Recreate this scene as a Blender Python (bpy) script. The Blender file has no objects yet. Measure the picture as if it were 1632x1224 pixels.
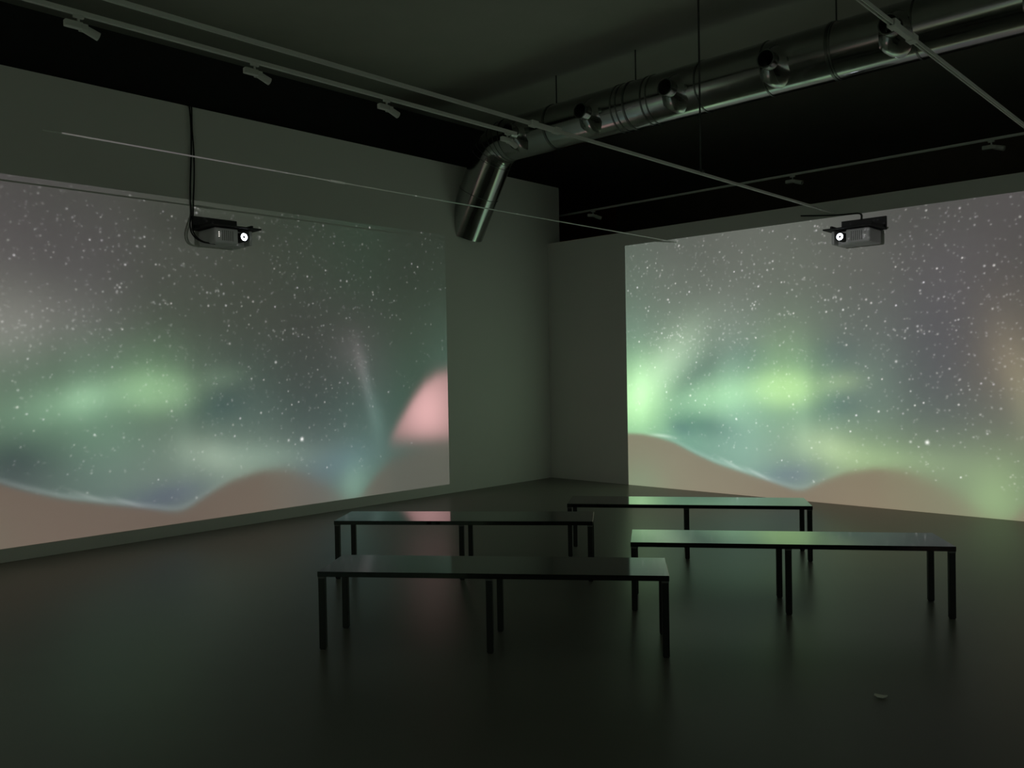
import bpy, bmesh, math, random
import numpy as np
from mathutils import Vector, Matrix

random.seed(4)
scene = bpy.context.scene
C = bpy.context.collection
PI = math.pi

# ------------------------------------------------------------------ camera
YAW, PITCH, ROLL = 0.7539, -0.0143, -0.0178
CAM = Vector((8.327, -9.684, 1.574))
FPX = 1377.96
f = Vector((-math.sin(YAW) * math.cos(PITCH), math.cos(YAW) * math.cos(PITCH), math.sin(PITCH)))
r = Vector((math.cos(YAW), math.sin(YAW), 0))
u = r.cross(f)
r2 = r * math.cos(ROLL) + u * math.sin(ROLL)
u2 = -r * math.sin(ROLL) + u * math.cos(ROLL)
cam_data = bpy.data.cameras.new('camera')
cam = bpy.data.objects.new('camera', cam_data)
C.objects.link(cam)
m = Matrix.Identity(4)
for i in range(3):
    m[i][0], m[i][1], m[i][2], m[i][3] = r2[i], u2[i], -f[i], CAM[i]
cam.matrix_world = m
cam_data.sensor_fit = 'HORIZONTAL'
cam_data.sensor_width = 36
cam_data.lens = 36 * FPX / 1632
cam_data.clip_start = 0.02
scene.camera = cam

# ------------------------------------------------------------------ world and exposure
world = bpy.data.worlds.new('world')
scene.world = world
world.use_nodes = True
world.node_tree.nodes['Background'].inputs[0].default_value = (0, 0, 0, 1)
world.node_tree.nodes['Background'].inputs[1].default_value = 0
vs = scene.view_settings
vs.view_transform = 'Standard'
vs.look = 'None'
vs.exposure = 0.0
vs.gamma = 1
vs.use_curve_mapping = False
scene.cycles.use_denoising = True
scene.cycles.max_bounces = 10
scene.cycles.diffuse_bounces = 6
scene.cycles.sample_clamp_indirect = 4.0

# room measures: wall_left is the plane x = 0, wall_right the plane y = 0, room at x > 0, y < 0
ROOM_X, ROOM_Y, CEIL = 11.0, -12.0, 5.15
LEFT_H, RIGHT_H = 4.305, 3.446
LEFT_POWER, RIGHT_POWER, OTHER_POWER = 8000.0, 9600.0, 8800.0

# ------------------------------------------------------------------ helpers
def tag(o, label=None, cat=None, group=None, kind=None):
    if label: o['label'] = label
    if cat: o['category'] = cat
    if group: o['group'] = group
    if kind: o['kind'] = kind
    return o

def obj(name, bm, mat=None, parent=None, smooth=False):
    me = bpy.data.meshes.new(name)
    bmesh.ops.recalc_face_normals(bm, faces=bm.faces)
    bm.to_mesh(me)
    bm.free()
    if mat: me.materials.append(mat)
    if smooth:
        for p in me.polygons: p.use_smooth = True
        try: me.set_sharp_from_angle(angle=math.radians(40))
        except Exception: pass
    o = bpy.data.objects.new(name, me)
    C.objects.link(o)
    if parent: o.parent = parent
    return o

def empty(name, loc=(0, 0, 0), rotz=0):
    o = bpy.data.objects.new(name, None)
    C.objects.link(o)
    o.location = loc
    o.rotation_euler = (0, 0, rotz)
    o.empty_display_size = 0.1
    return o

def box(bm, x0, x1, y0, y1, z0, z1, bevel=0, mat=None, segs=1):
    t = bmesh.new()
    bmesh.ops.create_cube(t, size=1)
    for v in t.verts:
        v.co = Vector((x0 + (v.co.x + .5) * (x1 - x0), y0 + (v.co.y + .5) * (y1 - y0), z0 + (v.co.z + .5) * (z1 - z0)))
    if bevel:
        bmesh.ops.bevel(t, geom=list(t.edges), offset=bevel, segments=segs, affect='EDGES', profile=.5)
    if mat:
        bmesh.ops.transform(t, matrix=mat, verts=t.verts)
    merge(bm, t)
    return bm

def merge(bm, t):
    vm = {v: bm.verts.new(v.co) for v in t.verts}
    for fc in t.faces:
        try: bm.faces.new([vm[v] for v in fc.verts])
        except ValueError: pass
    t.free()

def boxm(*a, **k):
    return box(bmesh.new(), *a, **k)

def tube(bm, pts, rad, n=12, caps=True):
    """sweep a circle (radius or list of radii) along points"""
    pts = [Vector(p) for p in pts]
    rings = []
    up = None
    for i, p in enumerate(pts):
        d = (pts[min(i + 1, len(pts) - 1)] - pts[max(i - 1, 0)]).normalized()
        if up is None:
            up = Vector((0, 0, 1)) if abs(d.z) < .9 else Vector((1, 0, 0))
        a = d.cross(up).normalized()
        b = a.cross(d).normalized()
        up = b
        rr = rad[i] if isinstance(rad, (list, tuple)) else rad
        # keep the swept section round in a bend
        if 0 < i < len(pts) - 1:
            d1 = (pts[i] - pts[i - 1]).normalized(); d2 = (pts[i + 1] - pts[i]).normalized()
            cosv = max(.4, math.sqrt(max(0, (1 + d1.dot(d2)) / 2)))
        else:
            cosv = 1
        bend = (d2 - d1) if cosv < .9999 else None
        ring = []
        for k in range(n):
            t = 2 * PI * k / n
            v = a * math.cos(t) * rr + b * math.sin(t) * rr
            if bend is not None and bend.length > 1e-6:
                bn = bend.normalized()
                v = v + bn * v.dot(bn) * (1 / cosv - 1)
            ring.append(bm.verts.new(p + v))
        rings.append(ring)
    for a, b in zip(rings, rings[1:]):
        for k in range(n):
            bm.faces.new((a[k], a[(k + 1) % n], b[(k + 1) % n], b[k]))
    if caps:
        bm.faces.new(rings[0][::-1]); bm.faces.new(rings[-1])
    return bm

def tubem(*a, **k):
    return tube(bmesh.new(), *a, **k)

def lathe(bm, profile, origin, axis, n=24):
    """profile: list of (distance along axis, radius)"""
    origin = Vector(origin); ax = Vector(axis).normalized()
    ref = Vector((0, 0, 1)) if abs(ax.z) < .9 else Vector((1, 0, 0))
    a = ax.cross(ref).normalized(); b = a.cross(ax)
    rings = []
    for h, rr in profile:
        if rr < 1e-6:
            rings.append([bm.verts.new(origin + ax * h)])
        else:
            rings.append([bm.verts.new(origin + ax * h + (a * math.cos(2 * PI * k / n) + b * math.sin(2 * PI * k / n)) * rr) for k in range(n)])
    for p, q in zip(rings, rings[1:]):
        for k in range(n):
            k2 = (k + 1) % n
            if len(p) == 1 and len(q) == 1: continue
            if len(p) == 1: bm.faces.new((p[0], q[k], q[k2]))
            elif len(q) == 1: bm.faces.new((p[k], p[k2], q[0]))
            else: bm.faces.new((p[k], p[k2], q[k2], q[k]))
    return bm

def lathem(*a, **k):
    return lathe(bmesh.new(), *a, **k)

# ------------------------------------------------------------------ materials
def material(name, col, rough=.5, metal=0, noise=0, scale=4, bump=0, bscale=60, rough_var=0, spec=.5, coat=0):
    mt = bpy.data.materials.new(name)
    mt.use_nodes = True
    nt = mt.node_tree
    b = nt.nodes['Principled BSDF']
    b.inputs['Base Color'].default_value = (*col, 1)
    b.inputs['Roughness'].default_value = rough
    b.inputs['Metallic'].default_value = metal
    b.inputs['Specular IOR Level'].default_value = spec
    b.inputs['Coat Weight'].default_value = coat
    b.inputs['Coat Roughness'].default_value = rough
    tc = nt.nodes.new('ShaderNodeTexCoord')
    if noise or rough_var:
        nz = nt.nodes.new('ShaderNodeTexNoise')
        nz.inputs['Scale'].default_value = scale
        nz.inputs['Detail'].default_value = 6
        nz.inputs['Roughness'].default_value = .6
        nt.links.new(tc.outputs['Object'], nz.inputs['Vector'])
        if noise:
            mx = nt.nodes.new('ShaderNodeMix'); mx.data_type = 'RGBA'
            mx.inputs['A'].default_value = (*[c * (1 - noise) for c in col], 1)
            mx.inputs['B'].default_value = (*[min(1, c * (1 + noise)) for c in col], 1)
            nt.links.new(nz.outputs['Fac'], mx.inputs['Factor'])
            nt.links.new(mx.outputs['Result'], b.inputs['Base Color'])
        if rough_var:
            mr = nt.nodes.new('ShaderNodeMapRange')
            mr.inputs['From Min'].default_value = .3; mr.inputs['From Max'].default_value = .7
            mr.inputs['To Min'].default_value = rough - rough_var; mr.inputs['To Max'].default_value = rough + rough_var
            nt.links.new(nz.outputs['Fac'], mr.inputs['Value'])
            nt.links.new(mr.outputs['Result'], b.inputs['Roughness'])
    if bump:
        n2 = nt.nodes.new('ShaderNodeTexNoise')
        n2.inputs['Scale'].default_value = bscale
        n2.inputs['Detail'].default_value = 4
        bp = nt.nodes.new('ShaderNodeBump')
        bp.inputs['Strength'].default_value = bump
        bp.inputs['Distance'].default_value = .01
        nt.links.new(tc.outputs['Object'], n2.inputs['Vector'])
        nt.links.new(n2.outputs['Fac'], bp.inputs['Height'])
        nt.links.new(bp.outputs['Normal'], b.inputs['Normal'])
    return mt

def emitter(name, col, strength):
    mt = bpy.data.materials.new(name); mt.use_nodes = True
    nt = mt.node_tree; nt.nodes.clear()
    e = nt.nodes.new('ShaderNodeEmission'); o = nt.nodes.new('ShaderNodeOutputMaterial')
    e.inputs[0].default_value = (*col, 1); e.inputs[1].default_value = strength
    nt.links.new(e.outputs[0], o.inputs[0])
    mt.cycles.emission_sampling = 'NONE'
    return mt

M_WALL = material('white_wall_paint', (.76, .745, .73), .9, noise=.03, scale=1.5, bump=.03, bscale=90, spec=.2)
M_CEIL = material('concrete_ceiling', (.44, .435, .395), .95, noise=.12, scale=1.2, bump=.15, bscale=12, spec=.2)
M_FLOOR = material('polished_concrete_floor', (.172, .163, .148), .32, noise=.12, scale=.9, spec=.10)
M_DARKWALL = material('near_black_wall', (.03, .03, .03), .9, noise=.2)  # one near-black base colour for the walls behind wall_left
M_REDWALL = material('dark_red_masonry_paint', (.50, .19, .11), .95, noise=.25, scale=3, bump=.2, bscale=25, spec=.1)
M_BROWNWALL = material('dull_brown_masonry', (.26, .21, .175), .95, noise=.2, scale=3, bump=.2, bscale=25, spec=.1)
M_BENCHTOP = material('black_lacquered_board', (.010, .010, .011), .06, rough_var=.01, scale=3, spec=.6, coat=.0)
M_BENCHLEG = material('black_powder_coated_steel', (.008, .008, .009), .5, noise=.1)
M_CAP = material('grey_welded_cap', (.12, .12, .12), .5, noise=.1)
M_DUCT = material('galvanised_steel', (.42, .43, .42), .17, metal=1, noise=.10, scale=9, rough_var=.05)
M_DUCTIN = material('galvanised_steel_inside', (.42, .43, .42), .40, metal=1, noise=.10, scale=9)
M_SEAM = material('galvanised_seam', (.20, .21, .20), .35, metal=1, noise=.15, scale=20)
M_TRACK = material('white_lighting_track', (.86, .86, .83), .45, noise=.04, scale=8)
M_SPOT = material('white_spotlight_enamel', (.78, .78, .75), .4, noise=.04, scale=8)
M_SPOTIN = material('spotlight_reflector_off', (.25, .25, .25), .3, noise=.05)
M_ROD = material('dark_threaded_rod', (.07, .07, .07), .6, metal=.3, noise=.2)
M_BLACK = material('black_bracket_steel', (.006, .006, .007), .7, noise=.2)
M_PROJ = material('light_grey_projector_plastic', (.45, .45, .46), .45, noise=.04, scale=10)
M_VENT = material('vent_slot_dark', (.02, .02, .02), .8, noise=.1)
M_SLOT = material('vent_slot_grey', (.22, .22, .22), .7, noise=.1)
M_CABLE = material('black_cable_rubber', (.006, .006, .006), .7, noise=.1)
M_PAPER = material('pale_paper_scrap', (.85, .84, .76), .9, noise=.1, scale=40)
M_LENS = emitter('glowing_projector_lens', (.82, .90, 1.0), 9.0)
M_LED = emitter('projector_indicator_light', (1, .95, .85), 1.2)

def slide_material():
    mt = bpy.data.materials.new('projector_slide_film'); mt.use_nodes = True
    nt = mt.node_tree; nt.nodes.clear()
    t = nt.nodes.new('ShaderNodeBsdfTransparent'); o = nt.nodes.new('ShaderNodeOutputMaterial')
    a = nt.nodes.new('ShaderNodeAttribute'); a.attribute_name = 'picture'
    nt.links.new(a.outputs['Color'], t.inputs[0]); nt.links.new(t.outputs[0], o.inputs[0])
    return mt
M_SLIDE = slide_material()

# ------------------------------------------------------------------ structure
def struct(name, bm, mat):
    o = obj(name, bm, mat); o['kind'] = 'structure'
    return o
struct('floor', boxm(-6.3, ROOM_X + .3, ROOM_Y - .3, 6.0, -.2, 0), M_FLOOR)
struct('ceiling', boxm(-6.3, ROOM_X + .3, ROOM_Y - .3, 6.0, CEIL, CEIL + .2), M_CEIL)
struct('wall_left', boxm(-.18, 0, ROOM_Y, .28, 0, LEFT_H), M_WALL)
struct('wall_right', boxm(0, ROOM_X, 0, .28, 0, RIGHT_H), M_WALL)
struct('wall_opposite_left', boxm(ROOM_X, ROOM_X + .2, ROOM_Y, 6.0, 0, CEIL), M_WALL)
struct('wall_opposite_right', boxm(-1.4, ROOM_X + .2, ROOM_Y - .2, ROOM_Y, 0, CEIL), M_WALL)
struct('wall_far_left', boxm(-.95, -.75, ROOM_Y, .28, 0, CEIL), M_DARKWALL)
struct('wall_far_right', boxm(-2.9, ROOM_X, 5.7, 5.9, 0, CEIL), M_BROWNWALL)
struct('wall_far_red', boxm(-6.0, -2.9, 5.7, 5.9, 0, CEIL), M_REDWALL)
struct('wall_far_end', boxm(-6.2, -6.0, .28, 5.9, 0, CEIL), M_REDWALL)
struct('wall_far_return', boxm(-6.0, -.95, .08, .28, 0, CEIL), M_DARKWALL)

# ------------------------------------------------------------------ the projected picture
PW, PH = 6.09, 3.24                       # size of the picture on the wall in metres
def make_picture(nx, ny, side):
    """the projected film frame; the two walls show it at slightly different moments"""
    left = side == 'left'
    s = np.linspace(0, PW, nx)[None, :] * np.ones((ny, 1))
    t = np.linspace(0, PH, ny)[:, None] * np.ones((1, nx))
    def lin(c):
        c = np.array(c, float) / 255
        return np.where(c <= .04045, c / 12.92, ((c + .055) / 1.055) ** 2.4)
    AMB = np.array([.046, .050, .046]) if left else np.array([.058, .063, .058])
    # broad sky tones: rows from the bottom up, columns from s = 0 on
    cols = [0, .8, 1.6, 2.4, 3.2, 4.0, 4.8, 5.4, 6.1]
    rows = [0, .5, 1.0, 1.5, 2.0, 2.6, 3.24]
    if left:
        G = [
         [(100,125,112),(100,112,110),(104,118,116),(112,122,120),(122,136,126),(100,112,112),(108,132,122),(80,92,88),(76,86,80)],
         [(100,125,112),(90,98,100),(106,124,118),(118,134,126),(134,152,140),(106,120,118),(98,120,116),(80,96,92),(76,88,82)],
         [(120,155,126),(98,120,108),(108,136,118),(106,126,114),(92,108,104),(80,90,90),(84,100,98),(72,90,84),(72,90,84)],
         [(120,150,126),(104,120,108),(104,126,110),(100,116,104),(82,92,88),(78,82,82),(84,92,90),(71,84,78),(74,91,85)],
         [(120,132,120),(124,126,121),(98,100,98),(86,92,86),(80,84,80),(76,78,77),(76,80,78),(69,77,72),(72,84,78)],
         [(96,98,96),(98,95,97),(93,91,93),(84,86,83),(78,81,77),(72,77,73),(68,76,71),(65,70,67),(64,70,66)],
         [(88,88,86),(89,87,88),(85,85,84),(78,81,77),(74,78,73),(69,75,70),(65,74,68),(63,67,64),(63,67,64)]]
    else:
        G = [
         [(130,165,145),(130,165,152),(140,172,158),(138,156,150),(150,165,132),(134,148,124),(138,158,126),(96,102,98),(92,100,96)],
         [(140,190,155),(128,172,156),(142,178,164),(142,165,150),(155,180,142),(140,158,132),(132,148,122),(98,112,114),(94,104,100)],
         [(155,210,160),(142,188,160),(146,186,164),(144,180,154),(124,144,132),(108,116,114),(118,120,112),(94,112,106),(92,110,104)],
         [(150,198,158),(146,178,156),(136,170,150),(136,168,142),(118,134,126),(104,106,110),(128,122,112),(88,106,96),(86,106,96)],
         [(128,154,138),(138,156,142),(130,144,134),(126,140,128),(114,120,117),(103,103,107),(116,112,107),(84,94,88),(82,96,90)],
         [(112,126,116),(119,127,120),(120,126,120),(116,122,115),(109,111,108),(103,102,104),(102,100,100),(86,92,87),(80,92,85)],
         [(106,115,108),(110,115,110),(111,115,110),(108,112,107),(104,106,103),(100,100,99),(98,96,97),(86,92,87),(80,92,85)]]
    G = lin(np.array(G))
    def smooth_interp(x, xs):
        xs = np.array(xs); i = np.clip(np.searchsorted(xs, x) - 1, 0, len(xs) - 2)
        fr = np.clip((x - xs[i]) / (xs[i + 1] - xs[i]), 0, 1)
        return i, fr * fr * (3 - 2 * fr)
    ci, cf = smooth_interp(np.linspace(0, PW, nx), cols)
    ri, rf = smooth_interp(np.linspace(0, PH, ny), rows)
    top = G[ri][:, ci] * (1 - cf)[None, :, None] + G[ri][:, ci + 1] * cf[None, :, None]
    bot = G[ri + 1][:, ci] * (1 - cf)[None, :, None] + G[ri + 1][:, ci + 1] * cf[None, :, None]
    img = top * (1 - rf)[:, None, None] + bot * rf[:, None, None] - AMB
    # soften the grid
    def blur(a, n, axis):
        k = np.exp(-.5 * (np.arange(-3 * n, 3 * n + 1) / n) ** 2); k /= k.sum()
        pad = [(0, 0)] * 3; pad[axis] = (3 * n, 3 * n)
        ap = np.pad(a, pad, mode='edge')
        return np.apply_along_axis(lambda v: np.convolve(v, k, 'valid'), axis, ap)
    nb = max(2, int(.16 / PW * nx))
    img = blur(blur(img, nb, 0), nb, 1)
    # blobs of northern light
    def blob(cs, ct, ss, st, rot, col, power=1.0):
        nonlocal img
        c, sn = math.cos(rot), math.sin(rot)
        dx, dy = s - cs, t - ct
        a = (dx * c + dy * sn) / ss; b = (-dx * sn + dy * c) / st
        g = np.exp(-.5 * (a * a + b * b) ** power)
        img = img + g[..., None] * np.array(col)
    if left:
        blob(.20, 1.15, .30, .28, .0, (.12, .20, .10))
        blob(.85, 1.88, .45, .20, .2, (.06, .055, .055))
        blob(1.45, 1.24, .36, .13, .18, (.09, .17, .10))
        blob(1.55, 1.28, .14, .09, .2, (.05, .08, .05))
        blob(2.22, 1.32, .28, .16, -.05, (.15, .27, .13), 1.2)
        blob(2.22, 1.58, .24, .22, .0, (.02, .05, .02))
        blob(2.92, 1.45, .20, .08, .1, (.03, .05, .03))
        blob(2.85, 1.14, .20, .12, .1, (-.03, -.035, -.02))
        blob(.95, .78, .30, .14, -.15, (-.035, -.055, -.035))
        blob(2.76, .66, .26, .12, -.32, (.10, .12, .09))
        blob(3.35, .60, .50, .10, -.08, (.05, .075, .06))
        blob(2.34, .29, .32, .10, .1, (-.035, -.055, -.005))
        blob(4.70, 1.56, .060, .20, .22, (.055, .045, .05))
        blob(4.80, 1.25, .050, .24, .16, (.035, .045, .045))
        blob(4.92, .92, .07, .20, .12, (.025, .045, .04))
        blob(4.55, 1.75, .18, .18, .3, (.025, .018, .022))
        blob(4.55, .18, .13, .18, -.2, (.05, .09, .065))
        blob(4.35, .42, .35, .15, .2, (.0, .01, .035))
    else:
        blob(.22, 1.15, .28, .30, .3, (.26, .42, .20))
        blob(.30, 1.35, .48, .22, .8, (.14, .22, .12))
        blob(.72, 1.72, .42, .16, .75, (.13, .17, .12))
        blob(1.02, 1.45, .34, .11, .60, (-.08, -.13, -.08))
        blob(1.45, 1.22, .38, .15, .15, (.14, .27, .12))
        blob(2.26, 1.30, .30, .17, .0, (.25, .40, .12), 1.25)
        blob(2.28, 1.62, .26, .30, .0, (.04, .08, .02))
        blob(2.95, 1.38, .18, .08, .1, (.08, .11, .04))
        blob(2.88, 1.10, .22, .11, .1, (-.05, -.07, -.03))
        blob(2.85, 1.72, .20, .14, .1, (-.03, -.04, -.015))
        blob(1.80, 1.72, .18, .14, .1, (-.03, -.04, -.02))
        blob(1.15, .86, .36, .11, -.16, (-.09, -.15, -.09))
        blob(.82, .80, .14, .07, -.3, (-.05, -.10, -.04))
        blob(2.36, .30, .30, .10, .1, (-.05, -.08, -.01))
        blob(2.76, .66, .27, .14, -.30, (.15, .18, .09))
        blob(3.30, .56, .55, .10, -.05, (.06, .09, .04))
        blob(4.66, 1.60, .14, .30, .30, (.06, .05, .03))
        blob(4.80, 1.15, .10, .30, .12, (.06, .06, .03))
        blob(4.50, .22, .17, .24, -.2, (.06, .10, .04))
    # faint vertical rays
    rays = np.zeros((ny, nx))
    rg = np.random.default_rng(7)
    for k in range(26):
        c0 = rg.uniform(0, PW); w = rg.uniform(.04, .16); h0 = rg.uniform(.9, 1.9); a0 = rg.uniform(-.03, .05)
        rays += a0 * np.exp(-.5 * ((s - c0) / w) ** 2) * np.exp(-.5 * ((t - h0) / .55) ** 2)
    img *= (1 + 2.2 * rays)[..., None]
    # soft cloudy unevenness
    cloud = np.zeros((ny, nx))
    for k in range(40):
        fx, fy = rg.normal(0, 2.2), rg.normal(0, 2.6)
        cloud += np.cos(fx * s + fy * t + rg.uniform(0, 6.28)) / 40 ** .5
    img *= (1 + .06 * cloud)[..., None]
    # stars
    stars = np.zeros((ny, nx, 3))
    px, py = (nx - 1) / PW, (ny - 1) / PH
    def star(x, y, amp, rad, tint=(1, 1, 1)):
        i, j = int(round(x * px)), int(round(y * py))
        R = 4
        for jj in range(max(0, j - R), min(ny, j + R + 1)):
            for ii in range(max(0, i - R), min(nx, i + R + 1)):
                d2 = (ii / px - x) ** 2 + (jj / py - y) ** 2
                stars[jj, ii] += amp * math.exp(-.5 * d2 / rad ** 2) * np.array(tint)
    k_st = .5 if left else .85
    for k in range(2600):
        x = rg.uniform(0, PW); y = rg.uniform(.2, PH)
        dens = .45 + .55 * min(1, y / 1.6)
        if x > 4.9: dens *= .35
        if rg.uniform() > dens: continue
        amp = .06 + .11 * rg.pareto(2.3)
        star(x, y, k_st * min(amp, .75), rg.uniform(.0056, .0076), (1, rg.uniform(.94, 1.02), rg.uniform(.92, 1.05)))
    for cx, cy, n in ((1.95, 2.28, 7), (.85, 1.98, 10), (2.35, 2.2, 5), (2.9, 2.35, 6), (3.6, 1.9, 6), (2.2, 2.75, 4)):
        for k in range(n):
            star(cx + rg.normal(0, .08), cy + rg.normal(0, .05), k_st * rg.uniform(.15, .5), .007)
    star(3.87, .74, .8, .013); star(3.70, .74, .35, .009); star(3.56, 1.6, .4, .009)
    for k in range(90):   # a band of faint stars above the first hill
        star(rg.normal(1.2, .5), rg.normal(2.0, .12), k_st * rg.uniform(.05, .25), .007)
    # the land
    hs = [0, .25, .5, .75, 1.0, 1.34, 1.68, 2.1, 2.36, 2.5, 2.72, 3.0, 3.35, 3.65, 3.95, 4.18, 4.42, 4.60, 4.80, 5.1, 5.5, 6.1]
    hh = [.70, .70, .66, .60, .49, .37, .29, .19, .12, .12, .24, .37, .44, .43, .32, .20, .02, -.05, .16, .39, .47, .50]
    xs = np.linspace(0, PW, nx)
    prof = np.interp(xs, hs, hh)
    ker = np.exp(-.5 * (np.arange(-20, 21) / 8.0) ** 2); ker /= ker.sum()
    prof = np.convolve(np.pad(prof, 20, mode='edge'), ker, 'valid')
    d = (prof[None, :] - t)
    soft = np.interp(xs, [0, 2.2, 2.7, 3.4, 4.2, 4.6, 6.1], [.018, .020, .03, .035, .09, .06, .06])[None, :]
    mask = 1 / (1 + np.exp(-d / soft * 1.6))
    mask = mask * np.interp(xs, [0, 3.3, 4.0, 4.4, 4.9, 6.1], [.96, .92, .62, .5, .85, .9])[None, :]
    snow = np.exp(-.5 * ((d + .03) / .022) ** 2) * np.exp(-.5 * ((xs - 1.5) / .75) ** 2)[None, :]
    img = img + snow[..., None] * (np.array([.07, .08, .08]))
    if left:
        lc0 = lin((118, 106, 98)) - AMB; lc1 = lin((114, 101, 94)) - AMB; lc2 = (lin((100, 98, 94)) - AMB) / 1.5
    else:
        lc0 = lin((146, 141, 124)) - AMB; lc1 = lin((142, 131, 116)) - AMB; lc2 = (lin((135, 125, 112)) - AMB) / 1.5
    w1 = np.clip((xs - .3) / 2.0, 0, 1)[None, :, None]; w2 = np.clip((xs - 4.4) / .8, 0, 1)[None, :, None]
    land = (lc0 * (1 - w1) + lc1 * w1) * (1 - w2) + lc2 * 1.5 * w2
    land = land * (1 + .05 * cloud)[..., None]
    land = land + np.array([-.02, .05, .02]) * np.exp(-.5 * ((s - .15) / .35) ** 2 - .5 * ((t - .0) / .25) ** 2)[..., None]
    img = img * (1 - mask[..., None]) + land * mask[..., None]
    img = img + stars * (1 - mask[..., None])
    for bx_, by_, ba in ((.62, .68, -.10), (.50, .69, .0), (1.93, .27, -.40), (1.55, .38, -.42)):
        blob(bx_, by_, .11, .014, ba, (.06, .06, .06) if left else (.12, .12, .12))
    # rosy dome at the end of the picture
    top_c = np.interp(xs, [5.0, 5.15, 5.3, 5.5, 5.7, 5.9, 6.1], [.55, .70, .88, 1.12, 1.31, 1.42, 1.46])
    inside = 1 / (1 + np.exp(-(top_c[None, :] - t) / .045)) / (1 + np.exp(-(t - .62 - .06 * (5.8 - s)) / .06)) / (1 + np.exp(-(s - 5.12) / .05))
    core = .45 + .55 * np.exp(-.5 * ((s - 5.72) / .28) ** 2 - .5 * ((t - .98) / .33) ** 2)
    pink = np.array([.70, .385, .40])[None, None, :] * core[..., None]
    img = img * (1 - inside[..., None]) + pink * inside[..., None]
    return np.clip(img, 0.003, 1.35)

PIC = {('left', 1): make_picture(800, 426, 'left'), ('right', 1): make_picture(800, 426, 'right')}
PIC['left', 0] = PIC['left', 1][::4, ::4]; PIC['right', 0] = PIC['right', 1][::4, ::4]

def make_slide(name, lens, wall_point, picture):
    """A film grid just in front of the lamp. lens: lamp position; wall_point(s,t) -> world point."""
    lens = Vector(lens)
    NY, NX = picture.shape[:2]
    K = .0022
    border = 2
    o = np.array(wall_point(0, 0)); es = np.array(wall_point(1, 0)) - o; et = np.array(wall_point(0, 1)) - o
    s_ax = (np.array(lens) - o) @ es / (es @ es); t_ax = (np.array(lens) - o) @ et / (et @ et)
    S = np.concatenate(([s_ax - 7.0], [-1e-3], np.linspace(0, PW, NX), [PW + 1e-3], [s_ax + 7.0]))
    T = np.concatenate(([t_ax - 7.0], [-1e-3], np.linspace(0, PH, NY), [PH + 1e-3], [t_ax + 7.0]))
    P = o[None, None] + S[None, :, None] * es + T[:, None, None] * et
    rel = P - np.array(lens)
    n = np.cross(es, et); n /= np.linalg.norm(n)
    h = abs(rel[0, 0] @ n)
    comp = (np.linalg.norm(rel, axis=-1) / h) ** 3
    img = np.zeros((len(T), len(S), 4), np.float32); img[..., 3] = 1
    img[border:-border, border:-border, :3] = picture
    img[..., :3] = np.clip(img[..., :3] * (comp / 1.35)[..., None], 0, 1)
    co = (rel * K).reshape(-1, 3)
    ny, nx = len(T), len(S)
    idx = np.arange(nx * ny).reshape(ny, nx)
    quads = np.stack([idx[:-1, :-1], idx[:-1, 1:], idx[1:, 1:], idx[1:, :-1]], -1).reshape(-1, 4)
    me = bpy.data.meshes.new(name)
    me.vertices.add(len(co)); me.vertices.foreach_set('co', co.astype(np.float32).ravel())
    me.loops.add(quads.size); me.loops.foreach_set('vertex_index', quads.ravel().astype(np.int32))
    me.polygons.add(len(quads))
    me.polygons.foreach_set('loop_start', (np.arange(len(quads)) * 4).astype(np.int32))
    at = me.attributes.new('picture', 'FLOAT_COLOR', 'POINT')
    at.data.foreach_set('color', img.reshape(-1))
    me.update(); me.validate()
    me.materials.append(M_SLIDE)
    ob = bpy.data.objects.new(name, me); C.objects.link(ob)
    return ob, K * h

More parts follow.
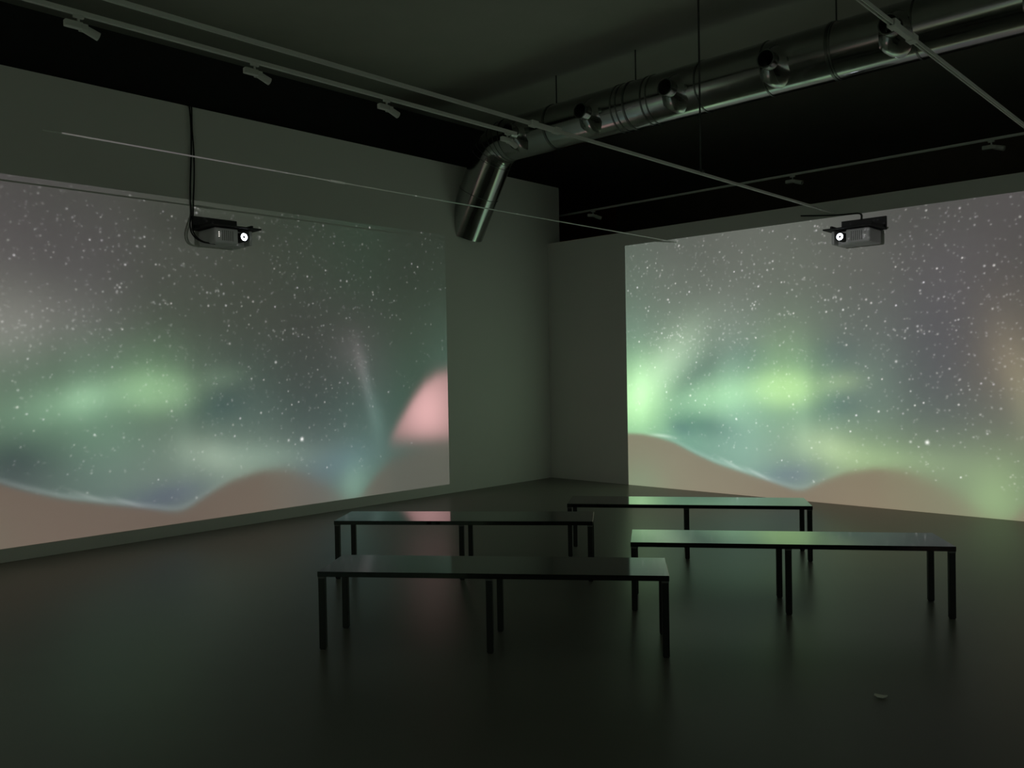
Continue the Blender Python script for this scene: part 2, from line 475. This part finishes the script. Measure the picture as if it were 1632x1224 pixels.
# ------------------------------------------------------------------ projectors
def projector(lens, facing, side, wall_point, film, power, label, suffix='', indicator=False):
    """lens: world point of the lamp behind the lens; facing: unit vector the beam leaves in;
    local axes: X = to the body's side (away from the lens), Y = backwards to the wall, Z = up"""
    lens = Vector(lens); F = Vector(facing); S = Vector(side)
    root = empty('projector', lens)
    root.location = lens
    R = Matrix((S, -F, Vector((0, 0, 1)))).transposed().to_4x4()   # local -> world rotation
    def put(name, bm, mat, parent=root, smooth=False):
        bmesh.ops.transform(bm, matrix=R, verts=bm.verts)
        return obj(name, bm, mat, parent, smooth)
    # lens barrel, open at the front
    bar = lathem([(.075, .050), (-.036, .050), (-.036, .038), (.07, .038), (.075, 0)], (0, 0, 0), (0, 1, 0), 28)
    put('lens_barrel', bar, M_VENT, smooth=True)
    ring = lathem([(-.022, .0385), (-.028, .036), (-.031, .028), (-.032, .0142), (-.0262, .0142), (-.020, .0385)], (0, 0, 0), (0, 1, 0), 28)
    put('lens_glass' + suffix, ring, M_LENS, smooth=True)
    slide, dist = make_slide('picture_slide', lens, wall_point, PIC[film])
    slide.parent = root
    # body: a shell around the barrel (front face has the barrel's hole simply by standing beside and behind it)
    body = bmesh.new()
    box(body, .062, .32, -.030, .30, -.085, .07, .018, segs=3)
    box(body, -.095, .07, .08, .30, -.085, .07, .018, segs=3)
    bo = put('body', body, M_PROJ, smooth=True)
    cheek = boxm(-.095, -.060, -.030, .10, -.080, .066, .012, segs=2)
    put('lens_cheek', cheek, M_PROJ, smooth=True)
    for k in range(6):
        put('vent_slot', boxm(.12 + k * .022, .13 + k * .022, -.032, -.026, -.055, .045), M_SLOT, bo)
    for k in range(3):
        put('indicator_light', boxm(.268, .276, -.034, -.026, -.022 + k * .02, -.014 + k * .02), M_LED if indicator else M_SLOT, bo)
    put('mount_post', boxm(.08, .16, .10, .18, .06, .09), M_BLACK)
    # bracket: shelf plate above the body and upright panel on the wall
    put('bracket_plate', boxm(-.17, .36, -.08, .355, .078, .094, .003), M_BLACK)
    put('bracket_panel', boxm(-.13, .36, .335, .358, .075, .222, .003), M_BLACK)
    for k in (-.10, .33):
        put('bracket_arm', boxm(k - .012, k + .012, -.02, .35, .09, .125, .003), M_BLACK)
    # lamp
    ld = bpy.data.lights.new('projector_lamp' + suffix, 'SPOT')
    ld.energy = power
    ld.color = (1, 1, 1)
    ld.spot_size = math.radians(46)
    ld.spot_blend = 0.0
    ld.shadow_soft_size = 0.0
    lo = bpy.data.objects.new('projector_lamp' + suffix, ld); C.objects.link(lo)
    lo.parent = root
    lo.rotation_euler = F.to_track_quat('-Z', 'Y').to_euler()
    tag(root, label, 'projector', 'wall mounted projectors')
    return root

# picture placement on the four walls
Y0, X0 = -8.13, 1.39
on_left = lambda s, t: (0.0, Y0 + s, .12 + t * 3.245 / PH)
on_right = lambda s, t: (X0 + s, 0.0, t * 3.26 / PH)
on_opp_left = lambda s, t: (ROOM_X, -2.04 - s, .05 + t)
on_opp_right = lambda s, t: (X0 + PW - s, ROOM_Y, .05 + t)
projector((.36, -5.14, 2.98), (1, 0, 0), (0, -1, 0), on_opp_left, ('left', 0), OTHER_POWER,
          'grey projector under a black bracket on the wall with the pink dome picture', indicator=True)
projector((4.51, -.36, 2.972), (0, -1, 0), (1, 0, 0), on_opp_right, ('right', 0), OTHER_POWER,
          'grey projector under a black bracket on the wall with the bright green picture')
projector((ROOM_X - .36, -5.10, 2.86), (-1, 0, 0), (0, 1, 0), on_left, ('left', 1), LEFT_POWER,
          'projector mounted opposite the wall with the pink dome picture', suffix='_right_offscreen')
projector((4.495, ROOM_Y + .36, 2.86), (0, 1, 0), (-1, 0, 0), on_right, ('right', 1), RIGHT_POWER,
          'projector mounted opposite the wall with the bright green picture', suffix='_behind_offscreen')

# ------------------------------------------------------------------ cables of the two projectors in view
def bez(pts, n=8):
    out = []
    P = [Vector(p) for p in pts]
    for i in range(len(P) - 1):
        p0 = P[max(i - 1, 0)]; p1 = P[i]; p2 = P[i + 1]; p3 = P[min(i + 2, len(P) - 1)]
        for k in range(n):
            t = k / n
            out.append(.5 * ((2 * p1) + (p2 - p0) * t + (2 * p0 - 5 * p1 + 4 * p2 - p3) * t * t + (3 * p1 - p0 - 3 * p2 + p3) * t ** 3))
    out.append(P[-1])
    return out
cb = empty('power_cable', (0, -5.5, 4.3))
tag(cb, 'pair of black cables running down the white wall to a projector', 'cable')
def rel(pts, o): return [Vector(p) - Vector(o) for p in pts]
for k, (dy, ph) in enumerate(((0, 0), (.022, 1.3))):
    pts = [(-.05, -5.50 + dy, 4.315), (.012, -5.50 + dy, 4.30)]
    pts += [(.016 + .004 * k, -5.50 + dy + .012 * math.sin(ph + z * 5.1), z) for z in (4.1, 3.9, 3.7, 3.5, 3.35, 3.22)]
    pts += [(.06, -5.545 + dy, 3.10), (.15, -5.565 + dy, 2.99), (.24, -5.52 + dy, 2.915), (.29, -5.40 + dy, 2.897 + .004 * k)]
    obj('cable_strand', tubem(rel(bez(pts), (0, -5.5, 4.3)), .0075, 8), M_CABLE, cb, True)
cb = empty('power_cable', (4.28, -.02, 3.31))
tag(cb, 'short black cable hanging between the track end and a projector bracket', 'cable')
pts = [(3.90, -.012, 3.325), (4.10, -.012, 3.300), (4.28, -.015, 3.28), (4.44, -.018, 3.268), (4.56, -.02, 3.262), (4.60, -.022, 3.24), (4.60, -.025, 3.18)]
obj('cable_strand', tubem(rel(bez(pts), (4.28, -.02, 3.31)), .008, 8), M_CABLE, cb, True)

# ------------------------------------------------------------------ benches
BL, BD, BH = 1.985, .456, .45
def make_bench():
    root = empty('bench')
    obj('seat', boxm(0, BL, 0, BD, BH - .030, BH, .002), M_BENCHTOP, root)
    for sx in (.003, BL / 2 - .0185, BL - .040):
        for sy in (.003, BD - .040):
            leg = obj('leg', boxm(sx, sx + .037, sy, sy + .037, .006, BH - .030, .002), M_BENCHLEG, root)
            obj('foot_pad', boxm(sx + .004, sx + .033, sy + .004, sy + .033, 0, .008), M_BENCHLEG, leg)
            obj('leg_cap', boxm(sx - .001, sx + .038, sy - .001, sy + .038, BH - .040, BH - .0295, .001), M_CAP, leg)
    return root
def copy_tree(o, parent=None):
    c = o.copy(); C.objects.link(c); c.parent = parent
    for ch in list(o.children): copy_tree(ch, c)
    return c
bench0 = make_bench()
benches = [(4.126, -6.866, .6269, 'long black bench whose mostly dark top lies in front of the pink-lit bench'),
           (2.770, -5.796, .6387, 'long black bench with a faint pink sheen, beside the wall with the pink dome'),
           (3.665, -4.067, .5764, 'long black bench closest to the bright green picture, top shining green'),
           (5.033, -5.077, .5933, 'long black bench whose top fades from green sheen to dark at its end')]
for i, (bx, by, a, lab) in enumerate(benches):
    o = bench0 if i == 0 else copy_tree(bench0)
    o.location = (bx, by, 0); o.rotation_euler = (0, 0, a)
    tag(o, lab, 'bench', 'black benches in the room')

# ------------------------------------------------------------------ ventilation duct
DY, DZ, DR = -1.60, 4.53, .265
duct = empty('ventilation_duct', (0, DY, 0))
tag(duct, 'round galvanised steel ventilation duct with open nozzles bending down into the wall', 'duct')
XE = .80                                    # start of the elbow
dn = Vector((-.52, 0, -.85)).normalized()
seams = [1.55, 2.55, 2.95, 3.62, 4.35, 5.03, 5.75, 6.9, 8.2, 9.6]
NOZ = [1.13, 2.25, 3.37, 4.49, 5.62, 6.74, 7.86]
cuts = sorted([XE + .02] + seams + [ROOM_X] + [q + e for q in NOZ for e in (-.07, 0, .07)])
dbm = tubem([(x, 0, DZ) for x in cuts], DR, 40, caps=False)
holes = []
for fc in dbm.faces:
    c = fc.calc_center_median()
    if c.y < 0 and abs(c.z - (DZ - .04)) < .068 and any(abs(c.x - q) < .07 for q in NOZ): holes.append(fc)
bmesh.ops.delete(dbm, geom=holes, context='FACES')
obj('duct_section', dbm, M_DUCT, duct, True)
bend = []
ang = math.acos(Vector((-1, 0, 0)).dot(dn)); RB = .42
for k in range(6):
    t = ang * k / 5
    bend.append((XE - RB * math.sin(t), 0, DZ - RB * (1 - math.cos(t))))
elb = tubem(bend, DR * .995, 40, caps=False)
eo = obj('elbow', elb, M_DUCT, duct)
for p in eo.data.polygons: p.use_smooth = True
end = Vector(bend[-1]); tlen = (end.x + .10) / -dn.x
obj('duct_section', tubem([end, end + dn * tlen * .55, end + dn * tlen], DR, 40, caps=False), M_DUCT, duct, True)
def ring_at(p, d, rr, w, name='seam_ring', mat=M_SEAM):
    return obj(name, lathem([(-w, rr), (-w, rr + .006), (w, rr + .006), (w, rr)], p, d, 40), mat, duct, True)
for x in seams: ring_at((x, 0, DZ), (1, 0, 0), DR, .008)
ring_at((2.62, 0, DZ), (1, 0, 0), DR, .006); ring_at((3.02, 0, DZ), (1, 0, 0), DR, .006)
for k in (0, 1, 2, 3, 4, 5):
    d = (Vector(bend[min(k + 1, 5)]) - Vector(bend[max(k - 1, 0)]))
    ring_at(bend[k], d, DR * .992, .004)
ring_at(end + dn * tlen * .45, dn, DR, .004)
for x in NOZ:
    nz = obj('nozzle', lathem([(.05, .215), (.215, .190), (.29, .110), (.31, .086), (.42, .083), (.42, .078), (.225, .078)], (x, 0, DZ - .04), (0, -1, 0), 28), M_DUCT, duct, True)
    obj('nozzle_bore', lathem([(.413, .0775), (.22, .0775)], (x, 0, DZ - .04), (0, -1, 0), 28), M_DUCTIN, nz, True)
    obj('nozzle_rim', lathem([(.413, .083), (.413, .089), (.424, .089), (.424, .078)], (x, 0, DZ - .04), (0, -1, 0), 28), M_SEAM, nz, True)
for x in (1.56, 2.72, 5.0, 7.4, 9.4):
    obj('hanger_rod', tubem([(x, 0, DZ + DR - .01), (x, 0, CEIL + .01)], .008, 8), M_ROD, duct)
    obj('hanger_strap', lathem([(-.012, DR + .002), (-.012, DR + .007), (.012, DR + .007), (.012, DR + .002)], (x, 0, DZ), (1, 0, 0), 40), M_SEAM, duct, True)

# ------------------------------------------------------------------ tracks
def track_profile(bm, a, b, w, h):
    """rail between two points along X or Y: square section with a groove in its underside"""
    a, b = Vector(a), Vector(b)
    d = (b - a); L = d.length; d.normalize()
    sd = Vector((0, 0, 1)).cross(d)
    sec = [(-w / 2, h / 2), (w / 2, h / 2), (w / 2, -h / 2), (w / 4, -h / 2), (w / 4, h / 6), (-w / 4, h / 6), (-w / 4, -h / 2), (-w / 2, -h / 2)]
    A = [bm.verts.new(a + sd * p + Vector((0, 0, q))) for p, q in sec]
    B = [bm.verts.new(b + sd * p + Vector((0, 0, q))) for p, q in sec]
    for k in range(8):
        bm.faces.new((A[k], A[(k + 1) % 8], B[(k + 1) % 8], B[k]))
    for R_ in (A, B):
        bm.faces.new((R_[0], R_[1], R_[4], R_[5])); bm.faces.new((R_[1], R_[2], R_[3], R_[4])); bm.faces.new((R_[5], R_[6], R_[7], R_[0]))
    return bm

def track(a, b, label, rods=(), joiners=(), w=.023, h=.021, group='suspended lighting tracks', rod_r=.004, name='lighting_track'):
    a, b = Vector(a), Vector(b)
    t = empty(name, a)
    tag(t, label, 'lighting track', group)
    obj('rail', track_profile(bmesh.new(), (0, 0, 0), b - a, w, h), M_TRACK, t)
    d = (b - a).normalized()
    for p in rods:
        q = a + d * p - a
        top = CEIL + .01 - a.z
        obj('hanger_rod', tubem([q + Vector((0, 0, h / 2 - .002)), q + Vector((0, 0, top))], rod_r, 8), M_ROD, t)
        obj('rod_clamp', boxm(q.x - .025, q.x + .025, q.y - .025, q.y + .025, h / 2 - .004, h / 2 + .02, .003), M_ROD, t)
    for p0, p1 in joiners:
        al = abs(d.y) > .5
        for s0, s1, g in ((p0, p1, .006), (p0, p0 + .07, .012), (p1 - .07, p1, .012)):
            q0, q1 = d * s0, d * s1
            if al: bm = boxm(-w / 2 - g, w / 2 + g, min(q0.y, q1.y), max(q0.y, q1.y), -h / 2 - g * .7, h / 2 + g, .004)
            else: bm = boxm(min(q0.x, q1.x), max(q0.x, q1.x), -w / 2 - g, w / 2 + g, -h / 2 - g * .7, h / 2 + g, .004)
            obj('track_joiner', bm, M_TRACK, t)
    return t

track((4.28, 0, 3.312), (4.28, -11.0, 3.312), 'white track ending at the wall beside a projector with a glowing lens',
      rods=(2.863, 8.6), joiners=((4.82, 5.14),), rod_r=.009)
track((6.73, 0, 3.312), (6.73, -11.0, 3.312), 'white track crossing under the far end of the duct, away from both projectors',
      rods=(8.6, 1.2), joiners=((4.78, 5.12),), rod_r=.008)
thin = empty('suspension_rod', (2.206, 0, 3.216))
tag(thin, 'thin pale horizontal rod strung in front of the wall with the pink dome', 'rod')
obj('rod', tubem([(0, 0, 0), (0, -7.62, 0)], .0062, 10), M_TRACK, thin, True)
obj('rod_coupler', tubem([(0, -5.22, 0), (0, -5.37, 0)], .011, 10), M_TRACK, thin, True)
obj('wall_flange', lathem([(0, 0), (0, .03), (.008, .03), (.008, .009)], (0, 0, 0), (0, -1, 0), 16), M_TRACK, thin, True)
track((2.20, -3.03, 4.05), (2.20, -11.5, 4.05), 'dim white track with spotlights above the wall with the pink dome',
      rods=(7.8,), w=.033, h=.030, rod_r=.003)
track((-1.1, 1.0, 4.055), (ROOM_X, 1.0, 4.055), 'dim white track with spotlights behind the wall with the green picture',
      rods=(.4,), w=.028, h=.026, rod_r=.003)

# ------------------------------------------------------------------ spotlights
def make_spot():
    root = empty('track_spotlight')
    obj('adapter', boxm(-.05, .05, -.016, .016, -.028, .004, .003), M_SPOT, root)
    obj('stem', tubem([(0, 0, -.02), (0, 0, -.085)], .013, 12), M_SPOT, root, True)
    obj('gear_box', boxm(-.135, .035, -.034, .034, -.135, -.068, .010, segs=2), M_SPOT, root, True)
    d = Vector((.90, 0, -.30)).normalized()
    p0 = Vector((.03, 0, -.108))
    hd = obj('lamp_head', lathem([(0, 0), (0, .028), (.03, .040), (.17, .044), (.17, .038), (.10, .020), (.10, 0)], p0, d, 20), M_SPOT, root, True)
    obj('reflector', lathem([(.165, .038), (.11, .018), (.105, 0)], p0, d, 20), M_SPOTIN, hd, True)
    obj('yoke', boxm(.015, .075, -.050, -.044, -.14, -.085, .002), M_SPOT, root)
    obj('yoke', boxm(.015, .075, .044, .050, -.14, -.085, .002), M_SPOT, root)
    return root
spot0 = make_spot()
n = 0
near_lab = ['white track spotlight in line with the projector cables, over the pink dome wall',
            'white track spotlight over the pink dome wall, in line with its projector',
            'white track spotlight over the pink dome wall, between its projector and the duct',
            'white track spotlight at the track end in front of the duct elbow']
near_lab[0] = 'white track spotlight over the pink dome wall, farthest from the duct'
for y, lab in zip((-7.374, -6.053, -4.738, -3.16), near_lab):
    o = spot0 if n == 0 else copy_tree(spot0)
    n += 1
    o.location = (2.20, y, 4.05 - .015 - .003); o.scale = (.68, .68, .68); o.rotation_euler = (0, 0, PI / 2)
    tag(o, lab, 'spotlight', 'spotlights above the pink dome wall')
for x, lab, rz in ((.081, 'dim spotlight on the track behind the green picture wall, beside the room corner', .9),
                   (3.332, 'dim spotlight on the track behind the green picture wall, above its projector', 0),
                   (5.65, 'dim spotlight on the track behind the green picture wall, farthest from the corner', 0)):
    o = copy_tree(spot0)
    o.location = (x, 1.0, 4.055 - .013 - .003); o.rotation_euler = (0, 0, rz)
    tag(o, lab, 'spotlight', 'spotlights behind the green picture wall')

# ------------------------------------------------------------------ scrap on the floor
bm = bmesh.new()
outl = [(-.026, -.004), (-.012, -.010), (.008, -.009), (.024, -.003), (.027, .004), (.010, .010), (-.010, .009), (-.024, .005)]
top = [bm.verts.new((x, y, .003 + .006 * abs(x) / .027 + .002)) for x, y in outl]
low = [bm.verts.new((x, y, 0.0005 + .006 * abs(x) / .027)) for x, y in outl]
bm.faces.new(top); bm.faces.new(low[::-1])
for k in range(8): bm.faces.new((top[k], low[k], low[(k + 1) % 8], top[(k + 1) % 8]))
sc_ = obj('paper_scrap', bm, M_PAPER)
sc_.location = (6.794, -5.54, 0); sc_.rotation_euler = (0, 0, .28); sc_.scale = (1.1, 1.4, 1.4)
tag(sc_, 'small pale paper scrap lying alone on the dark floor', 'litter')
